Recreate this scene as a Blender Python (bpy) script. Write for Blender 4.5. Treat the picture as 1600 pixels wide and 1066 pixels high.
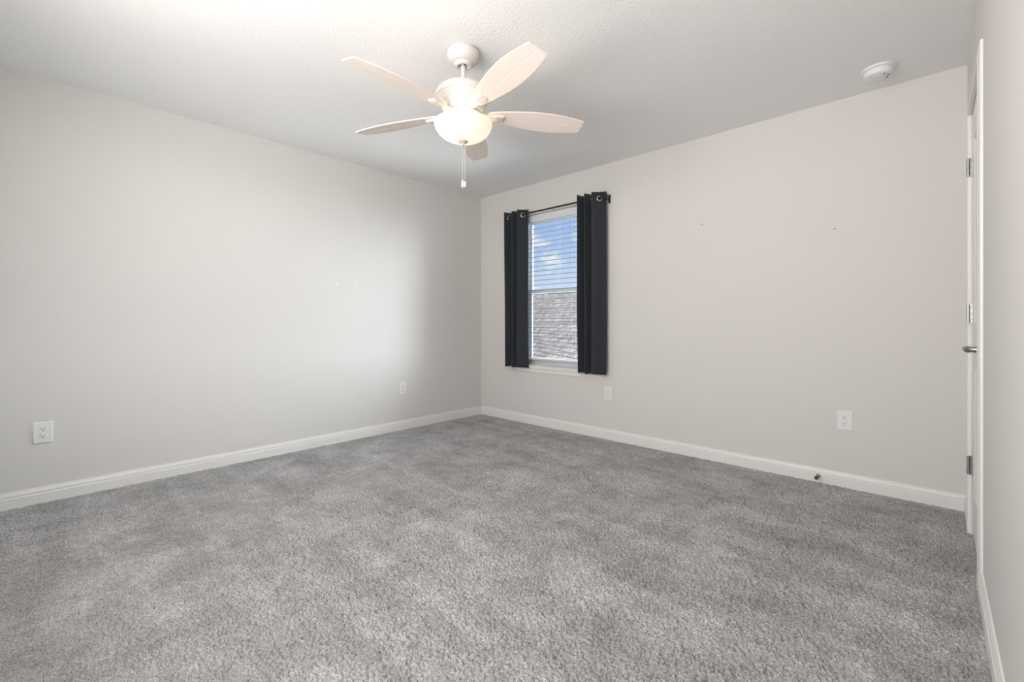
import bpy, bmesh, math, random
import numpy as np
from mathutils import Vector, Matrix
random.seed(4); PI = math.pi
for o in list(bpy.data.objects): bpy.data.objects.remove(o)
sc = bpy.context.scene
COL = sc.collection
H = 2.44; W = 3.876; D = 3.95            # room height, width (x), depth (-y)

# ---------------------------------------------------------------- camera
cam_d = bpy.data.cameras.new('camera'); cam = bpy.data.objects.new('camera', cam_d); COL.objects.link(cam)
cam_d.sensor_width = 36; cam_d.lens = 36 * 703.5 / 1600
cam_d.shift_y = -28.6 / 1600; cam_d.clip_start = .02
cam.location = (3.7365, -3.4892, 1.0323); cam.rotation_euler = (PI / 2, 0, .75111)
sc.camera = cam

# ---------------------------------------------------------------- colour
sc.view_settings.view_transform = 'Standard'; sc.view_settings.look = 'None'
sc.view_settings.gamma = 1; sc.view_settings.use_curve_mapping = False
sc.view_settings.exposure = 0.0

# ---------------------------------------------------------------- sky
world = bpy.data.worlds.new('sky'); sc.world = world; world.use_nodes = True
nt = world.node_tree; nt.nodes.clear(); N = nt.nodes.new; L = nt.links.new
wo = N('ShaderNodeOutputWorld'); bg = N('ShaderNodeBackground'); L(bg.outputs[0], wo.inputs[0])
tc = N('ShaderNodeTexCoord'); sx = N('ShaderNodeSeparateXYZ'); L(tc.outputs['Generated'], sx.inputs[0])
gr = N('ShaderNodeValToRGB'); L(sx.outputs[2], gr.inputs[0])
e = gr.color_ramp.elements; e[0].position = .06; e[0].color = (.66, .73, .88, 1); e[1].position = .34; e[1].color = (.20, .38, .78, 1)
m_ = gr.color_ramp.elements.new(.17); m_.color = (.38, .54, .86, 1)
mp = N('ShaderNodeMapping'); mp.inputs['Scale'].default_value = (13, 13, 34); mp.inputs['Location'].default_value = (3.1, .4, 2.2)
L(tc.outputs['Generated'], mp.inputs[0])
nz = N('ShaderNodeTexNoise'); nz.inputs['Scale'].default_value = 1.0; nz.inputs['Detail'].default_value = 6; nz.inputs['Roughness'].default_value = .55
L(mp.outputs[0], nz.inputs[0])
cr = N('ShaderNodeValToRGB'); L(nz.outputs[0], cr.inputs[0])
cr.color_ramp.elements[0].position = .49; cr.color_ramp.elements[0].color = (0, 0, 0, 1)
cr.color_ramp.elements[1].position = .62; cr.color_ramp.elements[1].color = (1, 1, 1, 1)
mx = N('ShaderNodeMix'); mx.data_type = 'RGBA'; L(cr.outputs[0], mx.inputs[0]); L(gr.outputs[0], mx.inputs[6]); mx.inputs[7].default_value = (.86, .86, .89, 1)
L(mx.outputs[2], bg.inputs[0]); bg.inputs[1].default_value = 1.15

# ---------------------------------------------------------------- lights
def lamp(name, kind, loc, direction, energy, color, **kw):
    d = bpy.data.lights.new(name, kind); d.energy = energy; d.color = color
    for k, v in kw.items(): setattr(d, k, v)
    o = bpy.data.objects.new(name, d); COL.objects.link(o); o.location = loc
    o.rotation_euler = Vector(direction).to_track_quat('-Z', 'Y').to_euler(); return o
lamp('open_sky_light', 'SUN', (2, 6, 6), (-.82, -1.6, -.32), 28, (.86, .93, 1.0), angle=math.radians(58))
lamp('front_fill_light', 'AREA', (2.4, -D - .50, 1.38), (-.25, 1, .0), 112, (1.0, .955, .91), shape='RECTANGLE', size=2.4, size_y=1.5)  # added fill lamp outside a made-up opening behind the camera
lamp('front_bounce_fill', 'AREA', (2.4, -D - 1.3, .30), (-.2, 1, .45), 48, (1.0, .965, .93), shape='RECTANGLE', size=3.0, size_y=1.2)  # added lamp aimed up through the same opening to brighten the ceiling
lamp('back_bounce_fill', 'AREA', (2.6, 5.6, -.9), (-.27, -1, .36), 620, (.90, .95, 1.0), shape='RECTANGLE', size=3.0, size_y=1.4)  # added lamp out of view, stands in for light bounced through the far window
lamp('sun', 'SUN', (2, -6, 8), (-.25, .75, -1.1), 2.6, (1.0, .95, .88), angle=math.radians(1.5))
for bx_ in (-.055, .055): lamp('lamp_bulb', 'POINT', (1.9596 + bx_, -1.9557 - bx_, 2.020), (0, 0, -1), .26, (1.0, .72, .47), shadow_soft_size=.016)

# ---------------------------------------------------------------- materials
def mat(name, color, rough=.6, metal=0, bump=None, noise_col=None, spec=.5, **kw):
    m = bpy.data.materials.new(name); m.use_nodes = True; t = m.node_tree
    b = t.nodes['Principled BSDF']; b.inputs['Base Color'].default_value = (*color, 1)
    b.inputs['Roughness'].default_value = rough; b.inputs['Metallic'].default_value = metal
    b.inputs['Specular IOR Level'].default_value = spec
    for k, v in kw.items(): b.inputs[k].default_value = v
    c = t.nodes.new('ShaderNodeTexCoord')
    if bump:
        n = t.nodes.new('ShaderNodeTexNoise'); n.inputs['Scale'].default_value = bump[0]; n.inputs['Detail'].default_value = bump[3] if len(bump) > 3 else 3
        t.links.new(c.outputs['Object'], n.inputs[0])
        p = t.nodes.new('ShaderNodeBump'); p.inputs['Strength'].default_value = bump[1]; p.inputs['Distance'].default_value = bump[2]
        t.links.new(n.outputs[0], p.inputs['Height']); t.links.new(p.outputs[0], b.inputs['Normal'])
    if noise_col:
        n = t.nodes.new('ShaderNodeTexNoise'); n.inputs['Scale'].default_value = noise_col[0]
        t.links.new(c.outputs['Object'], n.inputs[0])
        r = t.nodes.new('ShaderNodeValToRGB'); r.color_ramp.elements[0].color = (*color, 1); r.color_ramp.elements[1].color = (*noise_col[1], 1)
        t.links.new(n.outputs[0], r.inputs[0]); t.links.new(r.outputs[0], b.inputs['Base Color'])
    return m

def wall_material(name, spots, light):
    """painted drywall with orange-peel bump and a few tiny filled nail holes at given places"""
    m = mat(name, (.70, .68, .655), .7, bump=(140, .10, .002, 2), spec=.3)
    t = m.node_tree; b = t.nodes['Principled BSDF']
    geo = t.nodes.new('ShaderNodeNewGeometry'); prev = None
    for s in spots:
        d = t.nodes.new('ShaderNodeVectorMath'); d.operation = 'DISTANCE'; d.inputs[1].default_value = s
        t.links.new(geo.outputs['Position'], d.inputs[0])
        l = t.nodes.new('ShaderNodeMath'); l.operation = 'LESS_THAN'; l.inputs[1].default_value = .0065
        t.links.new(d.outputs['Value'], l.inputs[0])
        if prev:
            a = t.nodes.new('ShaderNodeMath'); a.operation = 'MAXIMUM'; t.links.new(prev.outputs[0], a.inputs[0]); t.links.new(l.outputs[0], a.inputs[1]); prev = a
        else: prev = l
    if prev:
        x = t.nodes.new('ShaderNodeMix'); x.data_type = 'RGBA'; t.links.new(prev.outputs[0], x.inputs[0])
        x.inputs[6].default_value = (.70, .68, .655, 1); x.inputs[7].default_value = (.9, .9, .9, 1) if light else (.42, .38, .36, 1)
        t.links.new(x.outputs[2], b.inputs['Base Color'])
    return m

M = {}
M['wall'] = wall_material('wall_paint', [], 1)
M['wall_l'] = wall_material('wall_paint_left', [(0, -1.69, 1.37), (0, -1.51, 1.375), (0, -1.40, 1.34)], 1)
M['wall_b'] = wall_material('wall_paint_back', [(2.455, 0, 1.78), (3.283, 0, 1.63)], 0)
M['ceil'] = mat('ceiling_texture', (.86, .86, .855), .85, bump=(75, .55, .004, 4), spec=.2)
M['trim'] = mat('trim_white', (.80, .79, .77), .42)
M['door'] = mat('door_white', (.78, .77, .755), .45)
M['plastic'] = mat('white_plastic', (.80, .80, .80), .35)
M['vinyl'] = mat('window_vinyl', (.66, .68, .70), .4)
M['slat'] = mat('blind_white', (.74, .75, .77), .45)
M['slat_shaded'] = mat('blind_slat_shaded', (.30, .33, .38), .5)  # backlit shade of the white slats put into their base colour
M['slot'] = mat('dark_slot', (.03, .03, .03), .6)
M['nickel'] = mat('satin_nickel', (.38, .37, .35), .32, 1)
M['hinge'] = mat('hinge_steel', (.50, .50, .49), .35, 1)
M['screw'] = mat('screw_dark', (.10, .10, .10), .4, .7)
M['chrome'] = mat('chrome_ring', (.80, .80, .80), .18, 1)
M['rod'] = mat('black_rod', (.012, .013, .015), .4)
M['fan'] = mat('fan_white_enamel', (.70, .66, .635), .4)
M['blade'] = mat('fan_blade_whitewash', (.90, .80, .72), .5)
M['rubber'] = mat('dark_rubber', (.03, .03, .03), .5)
M['brass'] = mat('bead_chain', (.75, .68, .60), .35, .6)
M['grass'] = mat('lawn', (.09, .14, .05), .9, noise_col=(3, (.16, .20, .08)))
M['siding'] = mat('house_stucco', (.52, .47, .40), .9)
# curtain cloth
M['cloth'] = mat('charcoal_cloth', (.018, .022, .029), .75, bump=(420, .25, .0012, 2), spec=.35)
M['cloth'].node_tree.nodes['Principled BSDF'].inputs['Sheen Weight'].default_value = .25
M['cloth'].node_tree.nodes['Principled BSDF'].inputs['Sheen Roughness'].default_value = .5
# glass
g = bpy.data.materials.new('clear_glass'); g.use_nodes = True; t = g.node_tree; t.nodes.clear()
o_ = t.nodes.new('ShaderNodeOutputMaterial'); tr = t.nodes.new('ShaderNodeBsdfTransparent'); gl = t.nodes.new('ShaderNodeBsdfGlossy')
gl.inputs['Roughness'].default_value = .02; fr_ = t.nodes.new('ShaderNodeFresnel'); fr_.inputs[0].default_value = 1.3
mm = t.nodes.new('ShaderNodeMixShader'); t.links.new(fr_.outputs[0], mm.inputs[0]); t.links.new(tr.outputs[0], mm.inputs[1]); t.links.new(gl.outputs[0], mm.inputs[2])
t.links.new(mm.outputs[0], o_.inputs[0]); tr.inputs[0].default_value = (.93, .95, .95, 1); M['glass'] = g
# lit glass bowl of the lamp: the bulbs' warm glow is strongest high up in the bowl
g = bpy.data.materials.new('frosted_bowl_lit'); g.use_nodes = True; t = g.node_tree; b = t.nodes['Principled BSDF']
b.inputs['Base Color'].default_value = (.55, .54, .50, 1); b.inputs['Roughness'].default_value = .3
c = t.nodes.new('ShaderNodeTexCoord'); s = t.nodes.new('ShaderNodeSeparateXYZ'); t.links.new(c.outputs['Object'], s.inputs[0])
r = t.nodes.new('ShaderNodeMapRange'); r.inputs[1].default_value = 1.975; r.inputs[2].default_value = 2.065; t.links.new(s.outputs[2], r.inputs[0])
k = t.nodes.new('ShaderNodeValToRGB'); t.links.new(r.outputs[0], k.inputs[0])
k.color_ramp.elements[0].color = (1, .92, .80, 1); k.color_ramp.elements[1].color = (1, .84, .54, 1)
t.links.new(k.outputs[0], b.inputs['Emission Color']); b.inputs['Emission Strength'].default_value = .72; M['bowl'] = g
tr = t.nodes.new('ShaderNodeBsdfTransparent'); tr.inputs[0].default_value = (1, .95, .86, 1); mm = t.nodes.new('ShaderNodeMixShader'); mm.inputs[0].default_value = .89
t.links.new(tr.outputs[0], mm.inputs[1]); t.links.new(b.outputs[0], mm.inputs[2]); t.links.new(mm.outputs[0], t.nodes['Material Output'].inputs[0])
# carpet: cut pile in heathered greys, nap pushed this way and that
g = bpy.data.materials.new('grey_carpet'); g.use_nodes = True; t = g.node_tree; b = t.nodes['Principled BSDF']; A = t.nodes.new; K = t.links.new
c = A('ShaderNodeTexCoord')
def noise(scale, detail=3, rough=.5, mapping=None, dist=0):
    n = A('ShaderNodeTexNoise'); n.inputs['Scale'].default_value = scale; n.inputs['Detail'].default_value = detail
    n.inputs['Roughness'].default_value = rough; n.inputs['Distortion'].default_value = dist
    if mapping:
        q = A('ShaderNodeMapping'); q.inputs['Scale'].default_value = mapping; K(c.outputs['Object'], q.inputs[0]); K(q.outputs[0], n.inputs[0])
    else: K(c.outputs['Object'], n.inputs[0])
    return n
def ramp(n, p0, p1, v0, v1):
    r = A('ShaderNodeMapRange'); K(n.outputs[0], r.inputs[0])
    for i, v in zip((1, 2, 3, 4), (p0, p1, v0, v1)): r.inputs[i].default_value = v
    return r
def mul(a, b2):
    x = A('ShaderNodeMath'); x.operation = 'MULTIPLY'; K(a.outputs[0], x.inputs[0]); K(b2.outputs[0], x.inputs[1]); return x
yarn_pits = ramp(noise(250, 3, .65), .34, .64, .42, 1.32)  # heathered yarn tone with the shade of pits between tufts mixed in
patch = ramp(noise(3.2, 6, .68, dist=.5), .38, .62, .84, 1.12)
small = ramp(noise(11, 3, .6, dist=1.2), .35, .65, .90, 1.08)
streak = ramp(noise(1.0, 2, .5, mapping=(.45, 6.0, 1)), .40, .60, .92, 1.06)
swipe = ramp(noise(1.0, 4, .6, mapping=(2.2, 13, 1), dist=.6), .56, .70, 1.0, 1.16)
swipe2 = ramp(noise(1.0, 4, .6, mapping=(9, 3.0, 1), dist=.9), .57, .72, 1.0, .84)
v = mul(mul(mul(yarn_pits, patch), mul(small, streak)), mul(swipe, swipe2))
cc = A('ShaderNodeMix'); cc.data_type = 'RGBA'; cc.blend_type = 'MULTIPLY'; cc.inputs[0].default_value = 1; cc.inputs[6].default_value = (.455, .45, .447, 1)
cmb = A('ShaderNodeCombineColor'); [K(v.outputs[0], cmb.inputs[i]) for i in range(3)]; K(cmb.outputs[0], cc.inputs[7])
K(cc.outputs[2], b.inputs['Base Color']); b.inputs['Roughness'].default_value = 1; b.inputs['Specular IOR Level'].default_value = .1
b.inputs['Sheen Weight'].default_value = .15
bp = A('ShaderNodeBump'); bp.inputs['Strength'].default_value = .5; bp.inputs['Distance'].default_value = .004; K(noise(330, 2).outputs[0], bp.inputs['Height']); K(bp.outputs[0], b.inputs['Normal'])
M['carpet'] = g
# roof shingles
g = bpy.data.materials.new('asphalt_shingles'); g.use_nodes = True; t = g.node_tree; b = t.nodes['Principled BSDF']; A = t.nodes.new; K = t.links.new
uv = A('ShaderNodeTexCoord'); br = A('ShaderNodeTexBrick'); K(uv.outputs['UV'], br.inputs[0])
br.inputs['Scale'].default_value = 1; br.inputs['Brick Width'].default_value = .30; br.inputs['Row Height'].default_value = .14
br.inputs['Mortar Size'].default_value = .012; br.inputs['Color1'].default_value = (.44, .36, .29, 1); br.inputs['Color2'].default_value = (.66, .57, .48, 1); br.inputs['Mortar'].default_value = (.17, .14, .13, 1)
nn = A('ShaderNodeTexNoise'); nn.inputs['Scale'].default_value = 3.5; nn.inputs['Detail'].default_value = 5; K(uv.outputs['UV'], nn.inputs[0])
rr = A('ShaderNodeMapRange'); K(nn.outputs[0], rr.inputs[0]); rr.inputs[1].default_value = .3; rr.inputs[2].default_value = .7; rr.inputs[3].default_value = .65; rr.inputs[4].default_value = 1.3
vm = A('ShaderNodeVectorMath'); vm.operation = 'SCALE'; K(br.outputs[0], vm.inputs[0]); K(rr.outputs[0], vm.inputs['Scale']); K(vm.outputs[0], b.inputs['Base Color']); b.inputs['Roughness'].default_value = .95
M['shingle'] = g

# ---------------------------------------------------------------- builders
def link(name, me, m, parent=None, smooth=False):
    o = bpy.data.objects.new(name, me); COL.objects.link(o)
    if m: me.materials.append(M[m] if isinstance(m, str) else m)
    if parent: o.parent = parent; o.matrix_parent_inverse = parent.matrix_basis.inverted()
    if smooth: me.shade_smooth()
    return o
def obj(name, bm, m, parent=None, smooth=False, bevel=0, seg=2, angle=40):
    bmesh.ops.recalc_face_normals(bm, faces=bm.faces)
    me = bpy.data.meshes.new(name); bm.to_mesh(me); bm.free()
    o = link(name, me, m, parent)
    if bevel:
        b = o.modifiers.new('bevel', 'BEVEL'); b.width = bevel; b.segments = seg; b.limit_method = 'ANGLE'; b.angle_limit = math.radians(angle)
    if smooth:
        for p in me.polygons: p.use_smooth = True
        me.set_sharp_from_angle(angle=math.radians(angle))
    return o
def box(bm, x0, x1, y0, y1, z0, z1):
    v = [bm.verts.new(p) for p in [(x0, y0, z0), (x1, y0, z0), (x1, y1, z0), (x0, y1, z0), (x0, y0, z1), (x1, y0, z1), (x1, y1, z1), (x0, y1, z1)]]
    for f in [(0, 3, 2, 1), (4, 5, 6, 7), (0, 1, 5, 4), (1, 2, 6, 5), (2, 3, 7, 6), (3, 0, 4, 7)]: bm.faces.new([v[i] for i in f])
    return v
def boxes(*bs):
    bm = bmesh.new()
    for b in bs: box(bm, *b)
    return bm
def lathe(bm, prof, c=(0, 0, 0), n=48, rot=None, cap=True):
    """prof = [(r, z)...]; rot = matrix that turns the z axis"""
    R = rot or Matrix.Identity(3); rings = []
    for r, z in prof:
        if r < 1e-6: rings.append([bm.verts.new(Vector(c) + R @ Vector((0, 0, z)))])
        else: rings.append([bm.verts.new(Vector(c) + R @ Vector((r * math.cos(2 * PI * i / n), r * math.sin(2 * PI * i / n), z))) for i in range(n)])
    for a, b in zip(rings, rings[1:]):
        for i in range(n):
            j = (i + 1) % n
            if len(a) == 1 and len(b) == 1: continue
            if len(a) == 1: bm.faces.new((a[0], b[i], b[j]))
            elif len(b) == 1: bm.faces.new((a[i], a[j], b[0]))
            else: bm.faces.new((a[i], a[j], b[j], b[i]))
    if cap:
        if len(rings[0]) > 1: bm.faces.new(rings[0][::-1])
        if len(rings[-1]) > 1: bm.faces.new(rings[-1])
    return bm
def axis(d): return Vector((0, 0, 1)).rotation_difference(Vector(d)).to_matrix()
def cyl(bm, a, b, r, n=16):
    a = Vector(a); b = Vector(b); return lathe(bm, [(r, 0), (r, (b - a).length)], a, n, axis((b - a).normalized()))
def tube(bm, pts, r, n=10):
    rs = r if isinstance(r, (list, tuple)) else [r] * len(pts); rings = []; pts = [Vector(p) for p in pts]
    up = Vector((0, 0, 1))
    for i, p in enumerate(pts):
        d = (pts[min(i + 1, len(pts) - 1)] - pts[max(i - 1, 0)]).normalized()
        u = d.cross(up) if abs(d.dot(up)) < .98 else d.cross(Vector((1, 0, 0))); u.normalize(); w = d.cross(u)
        rings.append([bm.verts.new(p + rs[i] * (math.cos(2 * PI * k / n) * u + math.sin(2 * PI * k / n) * w)) for k in range(n)])
    for a, b in zip(rings, rings[1:]):
        for k in range(n): bm.faces.new((a[k], a[(k + 1) % n], b[(k + 1) % n], b[k]))
    bm.faces.new(rings[0][::-1]); bm.faces.new(rings[-1]); return bm
def torus(bm, c, R_, r, rot, n=28, k=10):
    rings = []
    for i in range(n):
        a = 2 * PI * i / n
        rings.append([bm.verts.new(Vector(c) + rot @ Vector(((R_ + r * math.cos(2 * PI * j / k)) * math.cos(a), (R_ + r * math.cos(2 * PI * j / k)) * math.sin(a), r * math.sin(2 * PI * j / k)))) for j in range(k)])
    for i in range(n):
        a = rings[i]; b = rings[(i + 1) % n]
        for j in range(k): bm.faces.new((a[j], b[j], b[(j + 1) % k], a[(j + 1) % k]))
    return bm
def sweep(bm, prof, a, b, out):
    """extrude a profile [(offset from wall, height)...] from a to b; out = direction out of the wall"""
    a = Vector(a); b = Vector(b); out = Vector(out); up = Vector((0, 0, 1))
    A_ = [bm.verts.new(a + out * p + up * q) for p, q in prof]; B_ = [bm.verts.new(b + out * p + up * q) for p, q in prof]
    n = len(prof)
    for i in range(n): bm.faces.new((A_[i], A_[(i + 1) % n], B_[(i + 1) % n], B_[i]))
    bm.faces.new(A_); bm.faces.new(B_[::-1]); return bm
def empty(name, loc, parent=None):
    o = bpy.data.objects.new(name, None); COL.objects.link(o); o.location = loc; o.empty_display_size = .1
    if parent: o.parent = parent; o.matrix_parent_inverse = parent.matrix_basis.inverted()
    return o
def tag(o, label=None, cat=None, group=None, kind=None):
    for k, v in (('label', label), ('category', cat), ('group', group), ('kind', kind)):
        if v: o[k] = v
    return o
def struct(o, label=None): return tag(o, label, kind='structure')

# ---------------------------------------------------------------- shell
T = .12
OX0, OX1, OZ0, OZ1 = .60, 1.52, .60, 2.13          # window opening in the back wall
struct(obj('wall_left', boxes((-T, 0, -D, T, -.05, H)), 'wall_l'), 'left wall in pale greige paint')
struct(obj('wall_back', boxes((0, OX0, 0, T, -.05, H), (OX1, W, 0, T, -.05, H), (OX0, OX1, 0, T, -.05, OZ0), (OX0, OX1, 0, T, OZ1, H)), 'wall_b'), 'far wall in pale greige paint with the window')
DY0, DY1, DZ = -.985, -.355, 2.045                 # door opening in the right wall
struct(obj('wall_right', boxes((W, W + T, -D, DY0 - .02, -.05, H), (W, W + T, DY1 + .02, T, -.05, H), (W, W + T, DY0 - .02, DY1 + .02, DZ + .02, H)), 'wall'), 'right wall beside the camera, with the closet door')
struct(obj('wall_front', boxes((-T, 1.5, -D - T, -D, -.05, H), (3.7, W + T, -D - T, -D, -.05, H), (1.5, 3.7, -D - T, -D, -.05, .92), (1.5, 3.7, -D - T, -D, 2.10, H)), 'wall'), 'wall behind the camera with an opening added for fill light')  # opening is made up to let the fill lamps into the room
struct(obj('ceiling', boxes((-T, W + T, -D - 1.3, T, H, H + .15)), 'ceil'), 'white textured drywall ceiling')  # runs past the front wall as an added overhang that blocks the sun

# carpet: a fine height field of tufts
def smooth(a, n=1):
    for _ in range(n): a = (a + np.roll(a, 1, 0) + np.roll(a, -1, 0) + np.roll(a, 1, 1) + np.roll(a, -1, 1)) / 5
    return a
def vnoise(rng, nx, ny, cell):
    gx, gy = int(nx / cell) + 3, int(ny / cell) + 3; gtab = rng.random((gx, gy))
    x = np.arange(nx) / cell; y = np.arange(ny) / cell; i = x.astype(int); j = y.astype(int)
    u = (x - i)[:, None]; w = (y - j)[None, :]; u = u * u * (3 - 2 * u); w = w * w * (3 - 2 * w)
    g00 = gtab[np.ix_(i, j)]; g10 = gtab[np.ix_(i + 1, j)]; g01 = gtab[np.ix_(i, j + 1)]; g11 = gtab[np.ix_(i + 1, j + 1)]
    return (g00 * (1 - u) + g10 * u) * (1 - w) + (g01 * (1 - u) + g11 * u) * w
def carpet():
    st = .0031; nx = int((W + .1) / st); ny = int((D + .0) / st); rng = np.random.default_rng(5)
    h = smooth(rng.random((nx, ny)), 1); h = (h - h.mean()) / h.std()
    h2 = vnoise(rng, nx, ny, 2.6); h2 = (h2 - .5) * 2
    z = .0034 * np.clip(h, -2.4, 1.5) + .0032 * h2 + .002 * (vnoise(rng, nx, ny, 26) - .5) + .002 * (vnoise(rng, nx, ny, 80) - .5)
    X, Y = np.meshgrid(np.linspace(0, W + .02, nx), np.linspace(-D, 0, ny), indexing='ij')
    ed = np.clip(np.minimum(np.minimum(X, W - X), -Y) / .05, 0, 1); z = z * (.35 + .65 * ed)
    X = X + (rng.random(X.shape) - .5) * st * .6; Y = Y + (rng.random(X.shape) - .5) * st * .6
    co = np.stack([X, Y, z], -1).reshape(-1, 3).astype(np.float32)
    ii = np.arange(nx * ny).reshape(nx, ny); q = np.stack([ii[:-1, :-1], ii[1:, :-1], ii[1:, 1:], ii[:-1, 1:]], -1).reshape(-1, 4).astype(np.int32)
    me = bpy.data.meshes.new('floor'); me.vertices.add(len(co)); me.vertices.foreach_set('co', co.ravel())
    me.loops.add(q.size); me.loops.foreach_set('vertex_index', q.ravel()); me.polygons.add(len(q))
    me.polygons.foreach_set('loop_start', np.arange(0, q.size, 4, dtype=np.int32)); me.update(calc_edges=True)
    me.polygons.foreach_set('use_smooth', np.ones(len(q), bool))
    return link('floor', me, 'carpet')
struct(carpet(), 'grey cut-pile carpet over the whole floor')
struct(obj('subfloor', boxes((-T, W + 1.0, -D - T, T, -.2, -.03)), 'siding'))

# baseboards
BB = [(0, -.01), (.0135, -.01), (.0135, .056), (.0105, .060), (.0105, .064), (.012, .068), (.009, .079), (.006, .085), (.0055, .091), (0, .092)]
struct(obj('baseboard_left', sweep(bmesh.new(), BB, (0, -D, 0), (0, 0, 0), (1, 0, 0)), 'trim'), 'white baseboard along the left wall')
struct(obj('baseboard_back', sweep(bmesh.new(), BB, (.0135, 0, 0), (W, 0, 0), (0, -1, 0)), 'trim'), 'white baseboard under the window wall')
bm = sweep(bmesh.new(), BB, (W, -D, 0), (W, DY0 - .058, 0), (-1, 0, 0)); sweep(bm, BB, (W, DY1 + .058, 0), (W, -.0135, 0), (-1, 0, 0))
struct(obj('baseboard_right', bm, 'trim'), 'white baseboard along the right wall beside the closet door')

# ---------------------------------------------------------------- closet door
bm = bmesh.new()
CP = [(0, 0), (.014, 0), (.014, .018), (.011, .03), (.012, .04), (.008, .056), (0, .057)]   # casing profile: out of wall, away from the opening
def casing_leg(bm, y, sgn):
    q = [(W - a, y + sgn * w) for a, w in CP]
    zt = lambda w: DZ + w
    lo = [bm.verts.new((x, yy, -.005)) for x, yy in q]; hi = [bm.verts.new((x, yy, zt(abs(yy - y)))) for x, yy in q]
    n = len(q)
    for i in range(n): bm.faces.new((lo[i], lo[(i + 1) % n], hi[(i + 1) % n], hi[i]))
    bm.faces.new(lo); return hi
a = casing_leg(bm, DY1, 1); b = casing_leg(bm, DY0, -1)
for i in range(len(a)): bm.faces.new((a[i], a[(i + 1) % len(a)], b[(i + 1) % len(a)], b[i]))
struct(obj('trim_1', bm, 'trim'), 'white casing around the closet door')
jb = boxes((W + .0005, W + T, DY1 + .001, DY1 + .0195, 0, DZ + .018), (W + .0005, W + T, DY0 - .0195, DY0 - .001, 0, DZ + .018), (W + .0005, W + T, DY0 - .001, DY1 + .001, DZ + .001, DZ + .0195),
           (W + .039, W + .055, DY1 - .02, DY1 + .001, 0, DZ), (W + .039, W + .055, DY0, DY0 + .02, 0, DZ), (W + .039, W + .055, DY0 + .02, DY1 - .02, DZ - .02, DZ + .001))
struct(obj('trim_2', jb, 'trim'), 'white jamb of the closet door')
struct(obj('trim_3', boxes((W + T + .5, W + T + .55, -1.6, .2, -.03, H), (W + T, W + T + .55, -1.6, -1.55, -.03, H), (W + T, W + T + .55, .15, .2, -.03, H), (W + T, W + T + .55, -1.6, .2, H, H + .05)), 'wall'), 'closet walls behind the door')
door = struct(empty('door_1', (W, DY1, 0)), 'white two-panel closet door, closed, in the right wall')
# slab with two recessed panels on the room side
def panel_door(x0, x1, y0, y1, z0, z1, pans):
    bm = bmesh.new(); ys = sorted({y0, y1, *[p[0] for p in pans], *[p[1] for p in pans]}); zs = sorted({z0, z1, *[p[2] for p in pans], *[p[3] for p in pans]})
    box(bm, x0 + .012, x1, y0, y1, z0, z1)
    py0, py1 = pans[0][0], pans[0][1]; zz = [z0] + [v for p in pans for v in p[2:]] + [z1]
    for (a, b_, c_, d_) in [(y0, py0, z0, z1), (py1, y1, z0, z1)] + [(py0, py1, zz[i], zz[i + 1]) for i in range(0, len(zz), 2)]: box(bm, x0, x0 + .012, a, b_, c_, d_)
    for p in pans:                                            # moulding slope and raised field
        a, b_, c_, d_ = p; m1 = .018; m2 = .045
        def ring(mg, x): return [bm.verts.new(q) for q in [(x, a + mg, c_ + mg), (x, b_ - mg, c_ + mg), (x, b_ - mg, d_ - mg), (x, a + mg, d_ - mg)]]
        R0 = ring(0, x0); R1 = ring(m1, x0 + .009); R2 = ring(m2, x0 + .009); R3 = ring(m2 + .015, x0 + .003)
        for r_, s_ in ((R0, R1), (R1, R2), (R2, R3)):
            for i in range(4): bm.faces.new((r_[i], r_[(i + 1) % 4], s_[(i + 1) % 4], s_[i]))
        bm.faces.new(R3)
    return bm
obj('door_slab', panel_door(W + .003, W + .038, DY0 + .003, DY1 - .003, .016, DZ - .004, [(DY0 + .105, DY1 - .105, .22, .82), (DY0 + .105, DY1 - .105, 1.03, 1.90)]), 'door', door)
for z in (1.79, 1.076, .338):
    hg = boxes((W - .0005, W + .0025, DY1 - .030, DY1 + .0, z - .045, z + .045))
    box(hg, W - .012, W + .002, DY1 - .0035, DY1 - .001, z - .045, z + .045)
    ho = obj('hinge', hg, 'hinge', door)
    kb = bmesh.new()
    for q in range(5): lathe(kb, [(.0066, z - .045 + q * .018 + .0007), (.0066, z - .045 + q * .018 + .0173)], (W - .0115, DY1 - .007, 0), 14)
    obj('hinge_knuckle', kb, 'hinge', ho, smooth=True)
    sb = bmesh.new()
    for q in (-.03, 0, .03): lathe(sb, [(.0042, 0), (.003, .0015)], (W - .0005, DY1 - .020, z + q), 10, axis((-1, 0, 0)))
    obj('screw', sb, 'screw', ho)
# lever handle
hy = DY0 + .065; hz = .925
hb = bmesh.new(); lathe(hb, [(.030, 0), (.030, .004), (.026, .009), (.013, .012), (.011, .025), (.012, .038)], (W + .003, hy, hz), 28, axis((-1, 0, 0)))
lv = obj('door_handle', hb, 'nickel', door, smooth=True); tag(lv, 'satin nickel lever handle')
hb = bmesh.new(); tube(hb, [(W - .030, hy - .012, hz), (W - .035, hy - .004, hz), (W - .036, hy + .02, hz), (W - .0365, hy + .06, hz), (W - .038, hy + .10, hz - .001), (W - .040, hy + .118, hz - .001)], [.010, .0135, .0125, .0115, .0115, .007], 18)
obj('lever', hb, 'nickel', lv, smooth=True)

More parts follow.
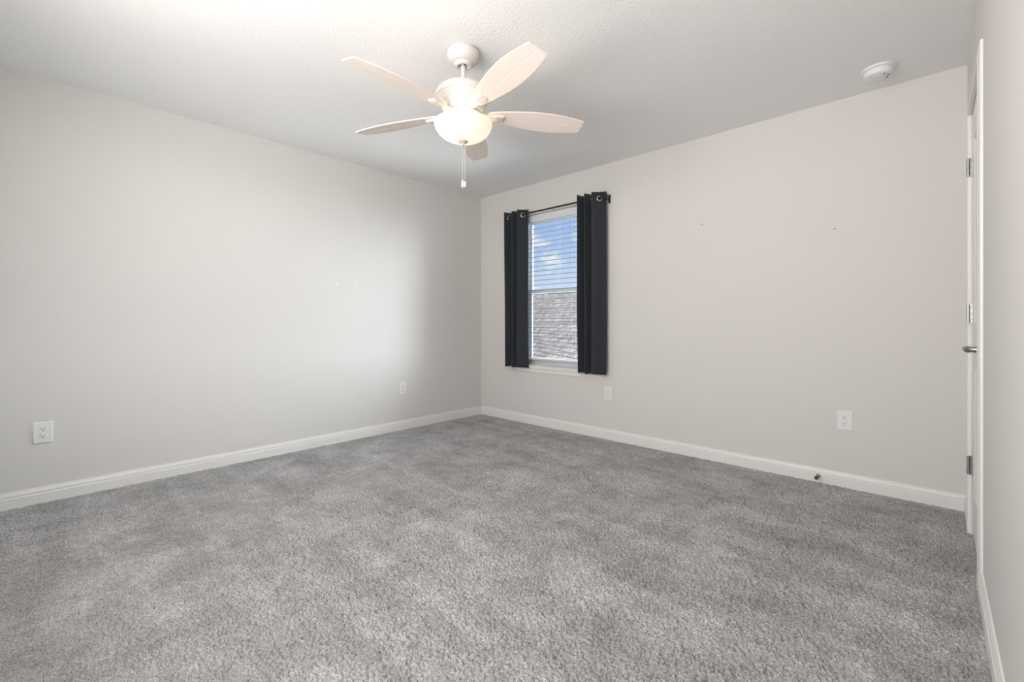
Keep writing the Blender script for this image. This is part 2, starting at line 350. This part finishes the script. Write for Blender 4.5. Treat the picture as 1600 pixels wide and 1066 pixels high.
# ---------------------------------------------------------------- window
win = struct(empty('window_1', (1.06, 0, OZ0)), 'white single-hung window in the far wall')
FY0, FY1 = .080, .119
fb = boxes((OX0, OX0 + .035, FY0, FY1, OZ0, OZ1), (OX1 - .035, OX1, FY0, FY1, OZ0, OZ1), (OX0 + .035, OX1 - .035, FY0, FY1, OZ0, OZ0 + .03), (OX0 + .035, OX1 - .035, FY0, FY1, OZ1 - .035, OZ1))
obj('window_frame', fb, 'vinyl', win, bevel=.002)
MZ = 1.345
def sash(name, x0, x1, y0, y1, z0, z1, w, top, bot):
    o = obj(name, boxes((x0, x0 + w, y0, y1, z0, z1), (x1 - w, x1, y0, y1, z0, z1), (x0 + w, x1 - w, y0, y1, z0, z0 + bot), (x0 + w, x1 - w, y0, y1, z1 - top, z1)), 'vinyl', win, bevel=.003)
    obj('glass_pane', boxes((x0 + w, x1 - w, (y0 + y1) / 2 - .002, (y0 + y1) / 2 + .002, z0 + bot, z1 - top)), 'glass', o)
sash('upper_sash', OX0 + .035, OX1 - .035, .102, .118, MZ - .01, OZ1 - .035, .04, .035, .038)
sash('lower_sash', OX0 + .035, OX1 - .035, .084, .1015, OZ0 + .03, MZ + .03, .05, .038, .05)
obj('window_sill', boxes((OX0 - .07, OX1 + .09, -.030, -.0005, OZ0 - .030, OZ0), (OX0, OX1, -.001, FY0, OZ0 + .0005, OZ0 + .006)), 'trim', win, bevel=.003)
obj('apron', boxes((OX0 - .05, OX1 + .07, -.014, -.0005, OZ0 - .070, OZ0 - .0305)), 'trim', win, bevel=.004)

# horizontal blind
bl = tag(empty('window_blind', (1.06, .045, OZ1)), 'white horizontal slatted blind lowered inside the window', 'blind')
BX0, BX1 = OX0 + .008, OX1 - .008
obj('head_rail', boxes((BX0 + .002, BX1 - .002, .018, .068, OZ1 - .05, OZ1 - .002)), 'slat', bl)
vb = bmesh.new()
vp = [(.0, .060), (.0045, .060), (.0045, .066), (.003, .070), (.003, .088), (.0045, .092), (.003, .096), (.003, .118), (.0045, .122), (.0045, .128), (0, .130)]
sweep(vb, [(p + 0, q - .130) for p, q in vp], (BX0, .016, OZ1 - .004), (BX1, .016, OZ1 - .004), (0, -1, 0))
obj('valance', vb, 'slat', bl)
pitch = .048; zt = 2.038; sb = bmesh.new(); n = 0; z = zt
tilt = math.radians(3)
while z > .70:
    pr_ = []
    for i in range(5):
        s = (i / 4 - .5) * .043; crown = .0035 * (1 - (2 * i / 4 - 1) ** 2)
        pr_.append((s * math.cos(tilt), z + s * math.sin(tilt) + crown))
    top = [[sb.verts.new((x, .043 + a, c_ + .0013)) for a, c_ in pr_] for x in (BX0 + .002, BX1 - .002)]
    bot = [[sb.verts.new((x, .043 + a, c_ - .0013)) for a, c_ in pr_] for x in (BX0 + .002, BX1 - .002)]
    for i in range(4):
        sb.faces.new((top[0][i], top[1][i], top[1][i + 1], top[0][i + 1])); sb.faces.new((bot[0][i], bot[0][i + 1], bot[1][i + 1], bot[1][i]))
    sb.faces.new((top[0][0], bot[0][0], bot[1][0], top[1][0])); sb.faces.new((top[0][4], top[1][4], bot[1][4], bot[0][4]))
    for s_ in (0, 1):
        for i in range(4): sb.faces.new((top[s_][i], top[s_][i + 1], bot[s_][i + 1], bot[s_][i]))
    z -= pitch; n += 1
obj('slats', sb, 'slat_shaded', bl)
obj('bottom_rail', boxes((BX0 + .002, BX1 - .002, .018, .068, .655, .674)), 'slat', bl, bevel=.003)
cb = bmesh.new()
for x in (.665, 1.06, 1.245, 1.455):
    for y in (.0165, .0695): cyl(cb, (x, y, .672), (x, y, OZ1 - .06), .0011, 6)
obj('ladder_cord', cb, 'slat', bl)
wb = bmesh.new(); cyl(wb, (.648, .008, 1.40), (.648, .008, 2.05), .0035, 8); lathe(wb, [(.004, 1.365), (.0065, 1.375), (.0065, 1.395), (.0035, 1.402)], (.648, .008, 0), 10)
obj('tilt_wand', wb, mat('clear_grey_wand', (.30, .31, .33), .3), bl, smooth=True)

# ---------------------------------------------------------------- curtain rod and curtains
RY, RZ = -.085, 2.13
rod = tag(empty('curtain_rod', (1.07, RY, RZ)), 'thin black curtain rod with end brackets above the window', 'curtain rod')
rb = bmesh.new(); cyl(rb, (.475, RY, RZ), (1.668, RY, RZ), .0075, 16); obj('rod', rb, 'rod', rod, smooth=True)
for s, x in ((-1, .475), (1, 1.668)):
    b = bmesh.new(); lathe(b, [(.0075, 0), (.0125, .001), (.0125, .016), (.009, .019), (0, .019)], (x, RY, RZ), 18, axis((s, 0, 0))); obj('finial', b, 'rod', rod, smooth=True)
    b = boxes((x - s * .012 - .006, x - s * .012 + .006, RY - .004, -.004, RZ - .020, RZ - .0095), (x - s * .012 - .010, x - s * .012 + .010, -.0045, -.0005, RZ - .045, RZ + .03)); obj('bracket', b, 'rod', rod, bevel=.0015)

def curtain(name, label, xs, seed, zt, zb, flare):
    """xs = plan of the pleats: (x, y) turning points where the cloth folds front and back"""
    root = tag(empty(name, (sum(p[0] for p in xs) / len(xs), RY, zb)), label, 'curtain')
    rng = random.Random(seed)
    per = 14; path = []
    for (a, b) in zip(xs, xs[1:]):
        for i in range(per):
            u = i / per; c_ = (1 - math.cos(PI * u)) / 2
            path.append((a[0] + (b[0] - a[0]) * (.55 * u + .45 * c_), a[1] + (b[1] - a[1]) * c_))
    path.append(xs[-1]); nz_ = 60
    ph = [rng.uniform(0, 6.28) for _ in range(6)]; xc = (xs[0][0] + xs[-1][0]) / 2
    bm = bmesh.new(); V = []
    for k in range(nz_ + 1):
        v = k / nz_; z = zt + (zb - zt) * v; row = []
        for i, (x, y) in enumerate(path):
            t_ = i / (len(path) - 1)
            am = 1 - .22 * v + .10 * math.sin(3 * v + ph[0] + 4 * t_)
            yy = RY + (y - RY) * am + .004 * math.sin(7 * v + ph[1] + 9 * t_) * v
            xx = xc + (x - xc) * (1 + flare * v) + .005 * math.sin(5 * v + ph[2] + 6 * t_) * v
            dz = .004 * math.sin(2 * PI * t_ * 2 + ph[3]) * v
            if k == 0: dz = -.002 * math.sin(t_ * 30)
            row.append(bm.verts.new((xx, min(yy, -.032), z + dz)))
        V.append(row)
    for k in range(nz_):
        for i in range(len(path) - 1): bm.faces.new((V[k][i], V[k][i + 1], V[k + 1][i + 1], V[k + 1][i]))
    o = obj('fabric', bm, 'cloth', root, smooth=True, angle=180)
    so = o.modifiers.new('thick', 'SOLIDIFY'); so.thickness = .0022; so.offset = 0
    for (a, b) in zip(xs, xs[1:]):
        d = Vector((b[0] - a[0], b[1] - a[1], 0)); 
        if d.length < .05: continue
        u = (RY - a[1]) / (b[1] - a[1]) if abs(b[1] - a[1]) > 1e-4 else .5
        if not .05 < u < .95 or (a[1] < b[1] and b[0] - a[0] < .042): continue
        c_ = Vector((a[0] + (b[0] - a[0]) * u, RY, RZ - .009)); nrm = Vector((-d.y * 1.25, d.x, 0)).normalized()
        gb = bmesh.new(); torus(gb, c_, .0205, .0042, axis(nrm), 28, 8); obj('grommet', gb, 'chrome', root, smooth=True, angle=180)
    return root
FR, BK = -.130, -.045
curtain('curtain', 'charcoal grommet curtain panel hanging left of the window, nearer the room corner',
        [(.450, BK), (.492, FR), (.545, BK), (.583, FR + .01), (.622, BK + .004), (.665, FR), (.748, BK)], 3, 2.176, .578, .03)
curtain('curtain', 'charcoal grommet curtain panel hanging right of the window, above the wall outlet',
        [(1.372, BK), (1.402, FR), (1.440, BK), (1.478, FR), (1.508, BK + .002), (1.552, FR), (1.652, BK)], 8, 2.180, .578, .05)

# ---------------------------------------------------------------- outlets
def outlet(loc, rotz, label):
    r = tag(empty('wall_outlet', loc), label, 'outlet', None)
    w, h = .0405, .0615
    bm = bmesh.new(); a = [bm.verts.new(p) for p in [(-w, 0, -h), (w, 0, -h), (w, 0, h), (-w, 0, h)]]; b = [bm.verts.new(p) for p in [(-w, -.004, -h), (w, -.004, -h), (w, -.004, h), (-w, -.004, h)]]
    i_ = .004; c_ = [bm.verts.new(p) for p in [(-w + i_, -.0065, -h + i_), (w - i_, -.0065, -h + i_), (w - i_, -.0065, h - i_), (-w + i_, -.0065, h - i_)]]
    for p, q in ((a, b), (b, c_)):
        for i in range(4): bm.faces.new((p[i], p[(i + 1) % 4], q[(i + 1) % 4], q[i]))
    bm.faces.new(a); bm.faces.new(c_); obj('cover_plate', bm, 'plastic', r)
    for s in (1, -1):
        zc = s * .0195; bm = bmesh.new(); n_ = 32; ring = []
        for i in range(n_):
            t_ = 2 * PI * i / n_; x = .0172 * math.cos(t_); z = max(-.0142, min(.0142, .0172 * math.sin(t_))); ring.append((x, z))
        f = [bm.verts.new((x, -.0064, zc + z)) for x, z in ring]; g_ = [bm.verts.new((x * .96, -.0082, zc + z * .96)) for x, z in ring]
        for i in range(n_): bm.faces.new((f[i], f[(i + 1) % n_], g_[(i + 1) % n_], g_[i]))
        bm.faces.new(g_); fo = obj('socket', bm, 'plastic', r)
        bm = boxes((-.0078, -.0055, -.0086, -.0081, zc - .001, zc + .0075), (.0055, .0078, -.0086, -.0081, zc + .0, zc + .0065)); lathe(bm, [(.0029, 0), (.0029, .0005)], (0, -.0081, zc - .0075), 12, axis((0, -1, 0))); obj('slot', bm, 'slot', fo)
    bm = lathe(bmesh.new(), [(.0035, 0), (.003, .0012)], (0, -.0064, 0), 12, axis((0, -1, 0))); obj('screw', bm, 'plastic', r)
    r.rotation_euler.z = rotz
    return r
def place_outlet(loc, rotz, label):
    o = outlet((0, 0, 0), 0, label); o.location = loc; o.rotation_euler.z = rotz; return o
place_outlet((1.643, -.0005, .407), 0, 'small white duplex outlet on the far wall, just under the right curtain')
place_outlet((3.335, -.0005, .418), 0, 'white duplex outlet on the far wall, toward the closet door, above the door stop')
place_outlet((.0005, -3.437, .402), PI / 2, 'white duplex outlet on the left wall, nearest the camera at the far left edge')
place_outlet((.0005, -1.034, .398), PI / 2, 'white duplex outlet on the left wall, nearest the room corner')

# ---------------------------------------------------------------- door stop
ds = tag(empty('door_stop', (3.197, -.0135, .045)), 'small metal door stop with dark tip on the far baseboard', 'door stop')
b = lathe(bmesh.new(), [(.0125, 0), (.0125, .003), (.007, .006), (.0048, .012), (.0048, .052), (.007, .055)], (3.197, -.0136, .045), 20, axis((0, -1, 0))); obj('post', b, 'nickel', ds, smooth=True)
b = lathe(bmesh.new(), [(.0070, .053), (.0100, .055), (.0112, .061), (.0105, .069), (.007, .073), (0, .0745)], (3.197, -.0136, .045), 20, axis((0, -1, 0))); obj('rubber_tip', b, 'screw', ds, smooth=True)

# ---------------------------------------------------------------- smoke detector
sd = tag(empty('smoke_detector', (3.517, -.275, H)), 'round white smoke detector on the ceiling near the right corner', 'smoke detector')
b = lathe(bmesh.new(), [(.0, 0), (.079, 0), (.079, -.010), (.074, -.013), (.066, -.013)], (3.517, -.275, H - .0005), 48, cap=False); obj('mounting_base', b, 'plastic', sd, smooth=True, angle=30)
b = lathe(bmesh.new(), [(.066, -.012), (.068, -.018), (.067, -.030), (.060, -.041), (.050, -.045), (.0, -.046)], (3.517, -.275, H), 48, cap=False); dh = obj('detector_housing', b, 'plastic', sd, smooth=True, angle=30)
b = bmesh.new()
for k_, rr_ in ((.5, .043), (1.15, .043), (-.2, .040)):
    lathe(b, [(.0045, 0), (.0045, .0012)], (3.517 + rr_ * math.cos(k_ - .6), -.275 + rr_ * math.sin(k_ - .6), H - .0463), 12, axis((0, 0, -1)))
obj('sensor_hole', b, 'slot', dh)

# ---------------------------------------------------------------- ceiling fan
fx, fy = 1.9596, -1.9557
fan = tag(empty('ceiling_fan', (fx, fy, H)), 'white five-blade ceiling fan with lit frosted glass bowl', 'ceiling fan')
C = (fx, fy, 0)
def fl(name, prof, m, parent=fan, cap=False, n=56, angle=35): return obj(name, lathe(bmesh.new(), prof, C, n, cap=cap), m, parent, smooth=True, angle=angle)
can = fl('canopy', [(0, 2.4398), (.073, 2.4398), (.073, 2.428), (.083, 2.4275), (.0845, 2.424), (.084, 2.414), (.080, 2.400), (.071, 2.386), (.058, 2.376), (.048, 2.373), (.046, 2.366), (.042, 2.359), (.034, 2.356), (.030, 2.362), (.014, 2.368)], 'fan')
hb = bmesh.new()
for a in (-.95, .35): lathe(hb, [(.0045, 0), (.0045, .002)], (fx + .024 * math.cos(a - .75), fy + .024 * math.sin(a - .75), 2.3565), 10, axis((0, 0, -1)))
obj('canopy_slot', hb, 'slot', can)
fl('downrod', [(.0118, 2.375), (.0118, 2.272), (.0118, 2.250)], 'fan', cap=True)
fl('coupling', [(.0, 2.290), (.017, 2.290), (.019, 2.284), (.019, 2.262), (.026, 2.256), (.026, 2.250)], 'fan')
fl('motor_housing', [(.0, 2.258), (.050, 2.256), (.095, 2.250), (.118, 2.242), (.134, 2.230), (.142, 2.214), (.142, 2.197), (.139, 2.193), (.134, 2.192), (.134, 2.186), (.128, 2.178), (.121, 2.172), (.121, 2.166), (.116, 2.160), (.108, 2.142), (.108, 2.136), (.103, 2.132), (.100, 2.122), (.090, 2.118), (0, 2.118)], 'fan')
fl('switch_housing', [(.0, 2.1175), (.086, 2.1175), (.091, 2.112), (.091, 2.104), (.084, 2.096), (.070, 2.090), (.066, 2.076), (.066, 2.060), (0, 2.060)], 'fan')
gb_ = fl('glass_bowl', [(.146, 2.064), (.149, 2.066), (.1505, 2.062), (.149, 2.052), (.142, 2.034), (.130, 2.016), (.113, 2.000), (.090, 1.987), (.062, 1.979), (.030, 1.975), (0, 1.9745)], 'bowl', angle=80)
tag(gb_, 'lit frosted glass bowl')
fl('finial', [(0, 1.9744), (.024, 1.9744), (.025, 1.970), (.019, 1.965), (.008, 1.961), (.006, 1.957), (0, 1.956)], mat('finial_cream', (.62, .50, .38), .4))
BP = [(.128, .018), (.140, .030), (.170, .040), (.22, .050), (.28, .0605), (.34, .0690), (.40, .0745), (.45, .0755), (.50, .0735), (.55, .0680), (.60, .0595), (.64, .0510), (.652, .0478), (.6555, .0440)]
def blade(ang, droop=0):
    R = Matrix.Rotation(ang, 3, 'Z') @ Matrix.Rotation(math.radians(droop), 3, 'Y') @ Matrix.Rotation(math.radians(PITCH), 3, 'X'); o3 = Vector((fx, fy, BZ))
    bm = bmesh.new(); cols = []
    fr = [-1, -.985, -.75, -.5, -.25, -.03, -.012, .012, .03, .25, .5, .75, .985, 1]; n = len(fr)
    for u, w in BP:
        top = [bm.verts.new(o3 + R @ Vector((u, w * f, .003 if abs(f) < .99 else .002))) for f in fr]
        bot = [bm.verts.new(o3 + R @ Vector((u, w * f, -.0021 if abs(f * 1.0) < .02 else (-.003 if abs(f) < .99 else -.002)))) for f in fr]
        cols.append((top, bot))
    for (t0, b0), (t1, b1) in zip(cols, cols[1:]):
        for i in range(n - 1): bm.faces.new((t0[i], t1[i], t1[i + 1], t0[i + 1])); bm.faces.new((b0[i], b0[i + 1], b1[i + 1], b1[i]))
        bm.faces.new((t0[0], b0[0], b1[0], t1[0])); bm.faces.new((t0[-1], t1[-1], b1[-1], b0[-1]))
    for (t_, b_) in (cols[0], cols[-1]):
        for i in range(n - 1): bm.faces.new((t_[i], t_[i + 1], b_[i + 1], b_[i]))
    bo = obj('blade', bm, 'blade', fan)
    # blade iron: flat arm from the motor widening into a rounded plate under the blade
    bm = bmesh.new(); out = [(.095, .014), (.130, .015), (.150, .020), (.168, .0245), (.205, .0265), (.214, .024), (.218, .018)]
    T_ = []; B_ = []
    for i, (u, w) in enumerate(out):
        dz = -.0035 if u > .12 else -.002
        th = .013 if .15 < u < .21 else .009
        T_.append([bm.verts.new(o3 + R @ Vector((u, s * w, dz))) for s in (-1, 1)]); B_.append([bm.verts.new(o3 + R @ Vector((u, s * w * .85, dz - th))) for s in (-1, 1)])
    for i in range(len(out) - 1):
        bm.faces.new((T_[i][0], T_[i + 1][0], T_[i + 1][1], T_[i][1])); bm.faces.new((B_[i][0], B_[i][1], B_[i + 1][1], B_[i + 1][0]))
        bm.faces.new((T_[i][0], B_[i][0], B_[i + 1][0], T_[i + 1][0])); bm.faces.new((T_[i][1], T_[i + 1][1], B_[i + 1][1], B_[i][1]))
    for i in (0, -1): bm.faces.new((T_[i][0], T_[i][1], B_[i][1], B_[i][0]))
    bi = obj('blade_bracket', bm, 'fan', bo, bevel=.002)
    bm = bmesh.new()
    for (u, v_) in ((.188, -.012), (.188, .012)): lathe(bm, [(.0035, 0), (.0035, .0015)], o3 + R @ Vector((u, v_, -.0166)), 10, R @ axis((0, 0, -1)))
    # screw heads sit on the bracket; kept in the same part
    return bo, bm
BZ = 2.119; PITCH = -12
for k in range(5):
    bo, sbm = blade(1.0088 + k * 2 * PI / 5, (0, 0, .5, 1.3, 0)[k])
    obj('screw', sbm, 'hinge', bo)
# pull chains
cdir = Vector((math.cos(.75), math.sin(.75), 0))
for off, z1, kind in ((-.0035, 1.775, 0), (.009, 1.765, 1)):
    x, y = fx + cdir.x * off, fy + cdir.y * off
    b = bmesh.new(); zz = 1.957
    cyl(b, (x, y, z1), (x, y, 1.957), .0009, 6)
    while zz > z1:
        bmesh.ops.create_icosphere(b, subdivisions=1, radius=.0022, matrix=Matrix.Translation((x, y, zz))); zz -= .0048
    ch = obj('pull_chain', b, 'brass', fan, smooth=True, angle=180)
    if kind: b = lathe(bmesh.new(), [(.0, z1), (.005, z1 - .002), (.0075, z1 - .010), (.0075, z1 - .022), (.005, z1 - .030), (0, z1 - .032)], (x, y, 0), 14)
    else: b = lathe(bmesh.new(), [(0, z1), (.0045, z1 - .002), (.006, z1 - .012), (.0075, z1 - .034), (.0045, z1 - .044), (0, z1 - .046)], (x, y, 0), 14)
    obj('chain_fob', b, 'fan', ch, smooth=True, angle=180)

# ---------------------------------------------------------------- outdoors: neighbouring house and lawn
rd = Vector((-.851, .525, 0)).normalized(); dn = Vector((-rd.y, rd.x, 0)); dn = dn if dn.y < 0 else -dn     # ridge line and down-slope directions
P = Vector((-6.70, 10.25, 0)); zr = 2.24
hs = tag(empty('house', (P.x, P.y, -2.9)), 'neighbouring house with brown shingled roof seen through the window', 'house')
a = P - rd * 8; b_ = P + rd * 10; run = 3.6; drop = run * .78
bm = bmesh.new(); uvl = bm.loops.layers.uv.new('UVMap')
def quad(pts, uvs):
    f = bm.faces.new([bm.verts.new(p) for p in pts])
    for l, q in zip(f.loops, uvs): l[uvl].uv = q
up = Vector((0, 0, 1)); sl = math.hypot(run, drop)
for s in (1, -1):
    n_ = dn * s
    quad([a + up * zr, b_ + up * zr, b_ + n_ * run + up * (zr - drop), a + n_ * run + up * (zr - drop)], [(0, sl), (18, sl), (18, 0), (0, 0)])
    quad([a + n_ * run + up * (zr - drop), b_ + n_ * run + up * (zr - drop), b_ + n_ * run + up * (zr - drop - .15), a + n_ * run + up * (zr - drop - .15)], [(0, 0), (18, 0), (18, -.15), (0, -.15)])
me = bpy.data.meshes.new('roof'); bm.to_mesh(me); bm.free(); link('roof', me, 'shingle', hs)
bm = bmesh.new(); q = run - .4
c4 = [a + dn * q + rd * .4, b_ + dn * q - rd * .4, b_ - dn * q - rd * .4, a - dn * q + rd * .4]
lo = [bm.verts.new((p.x, p.y, -2.9)) for p in c4]; hi = [bm.verts.new((p.x, p.y, zr - drop - .02)) for p in c4]
for i in range(4): bm.faces.new((lo[i], lo[(i + 1) % 4], hi[(i + 1) % 4], hi[i]))
g0 = bm.verts.new(a + rd * .4 + up * (zr - .18)); g1 = bm.verts.new(b_ - rd * .4 + up * (zr - .18)); bm.faces.new((hi[0], hi[3], g0)); bm.faces.new((hi[1], hi[2], g1)); bm.faces.new(lo)
obj('house_wall', bm, 'siding', hs)
bm = bmesh.new(); box(bm, -45, 45, T + .3, 70, -3.1, -2.9); struct(obj('ground', bm, 'grass'), 'lawn outside')
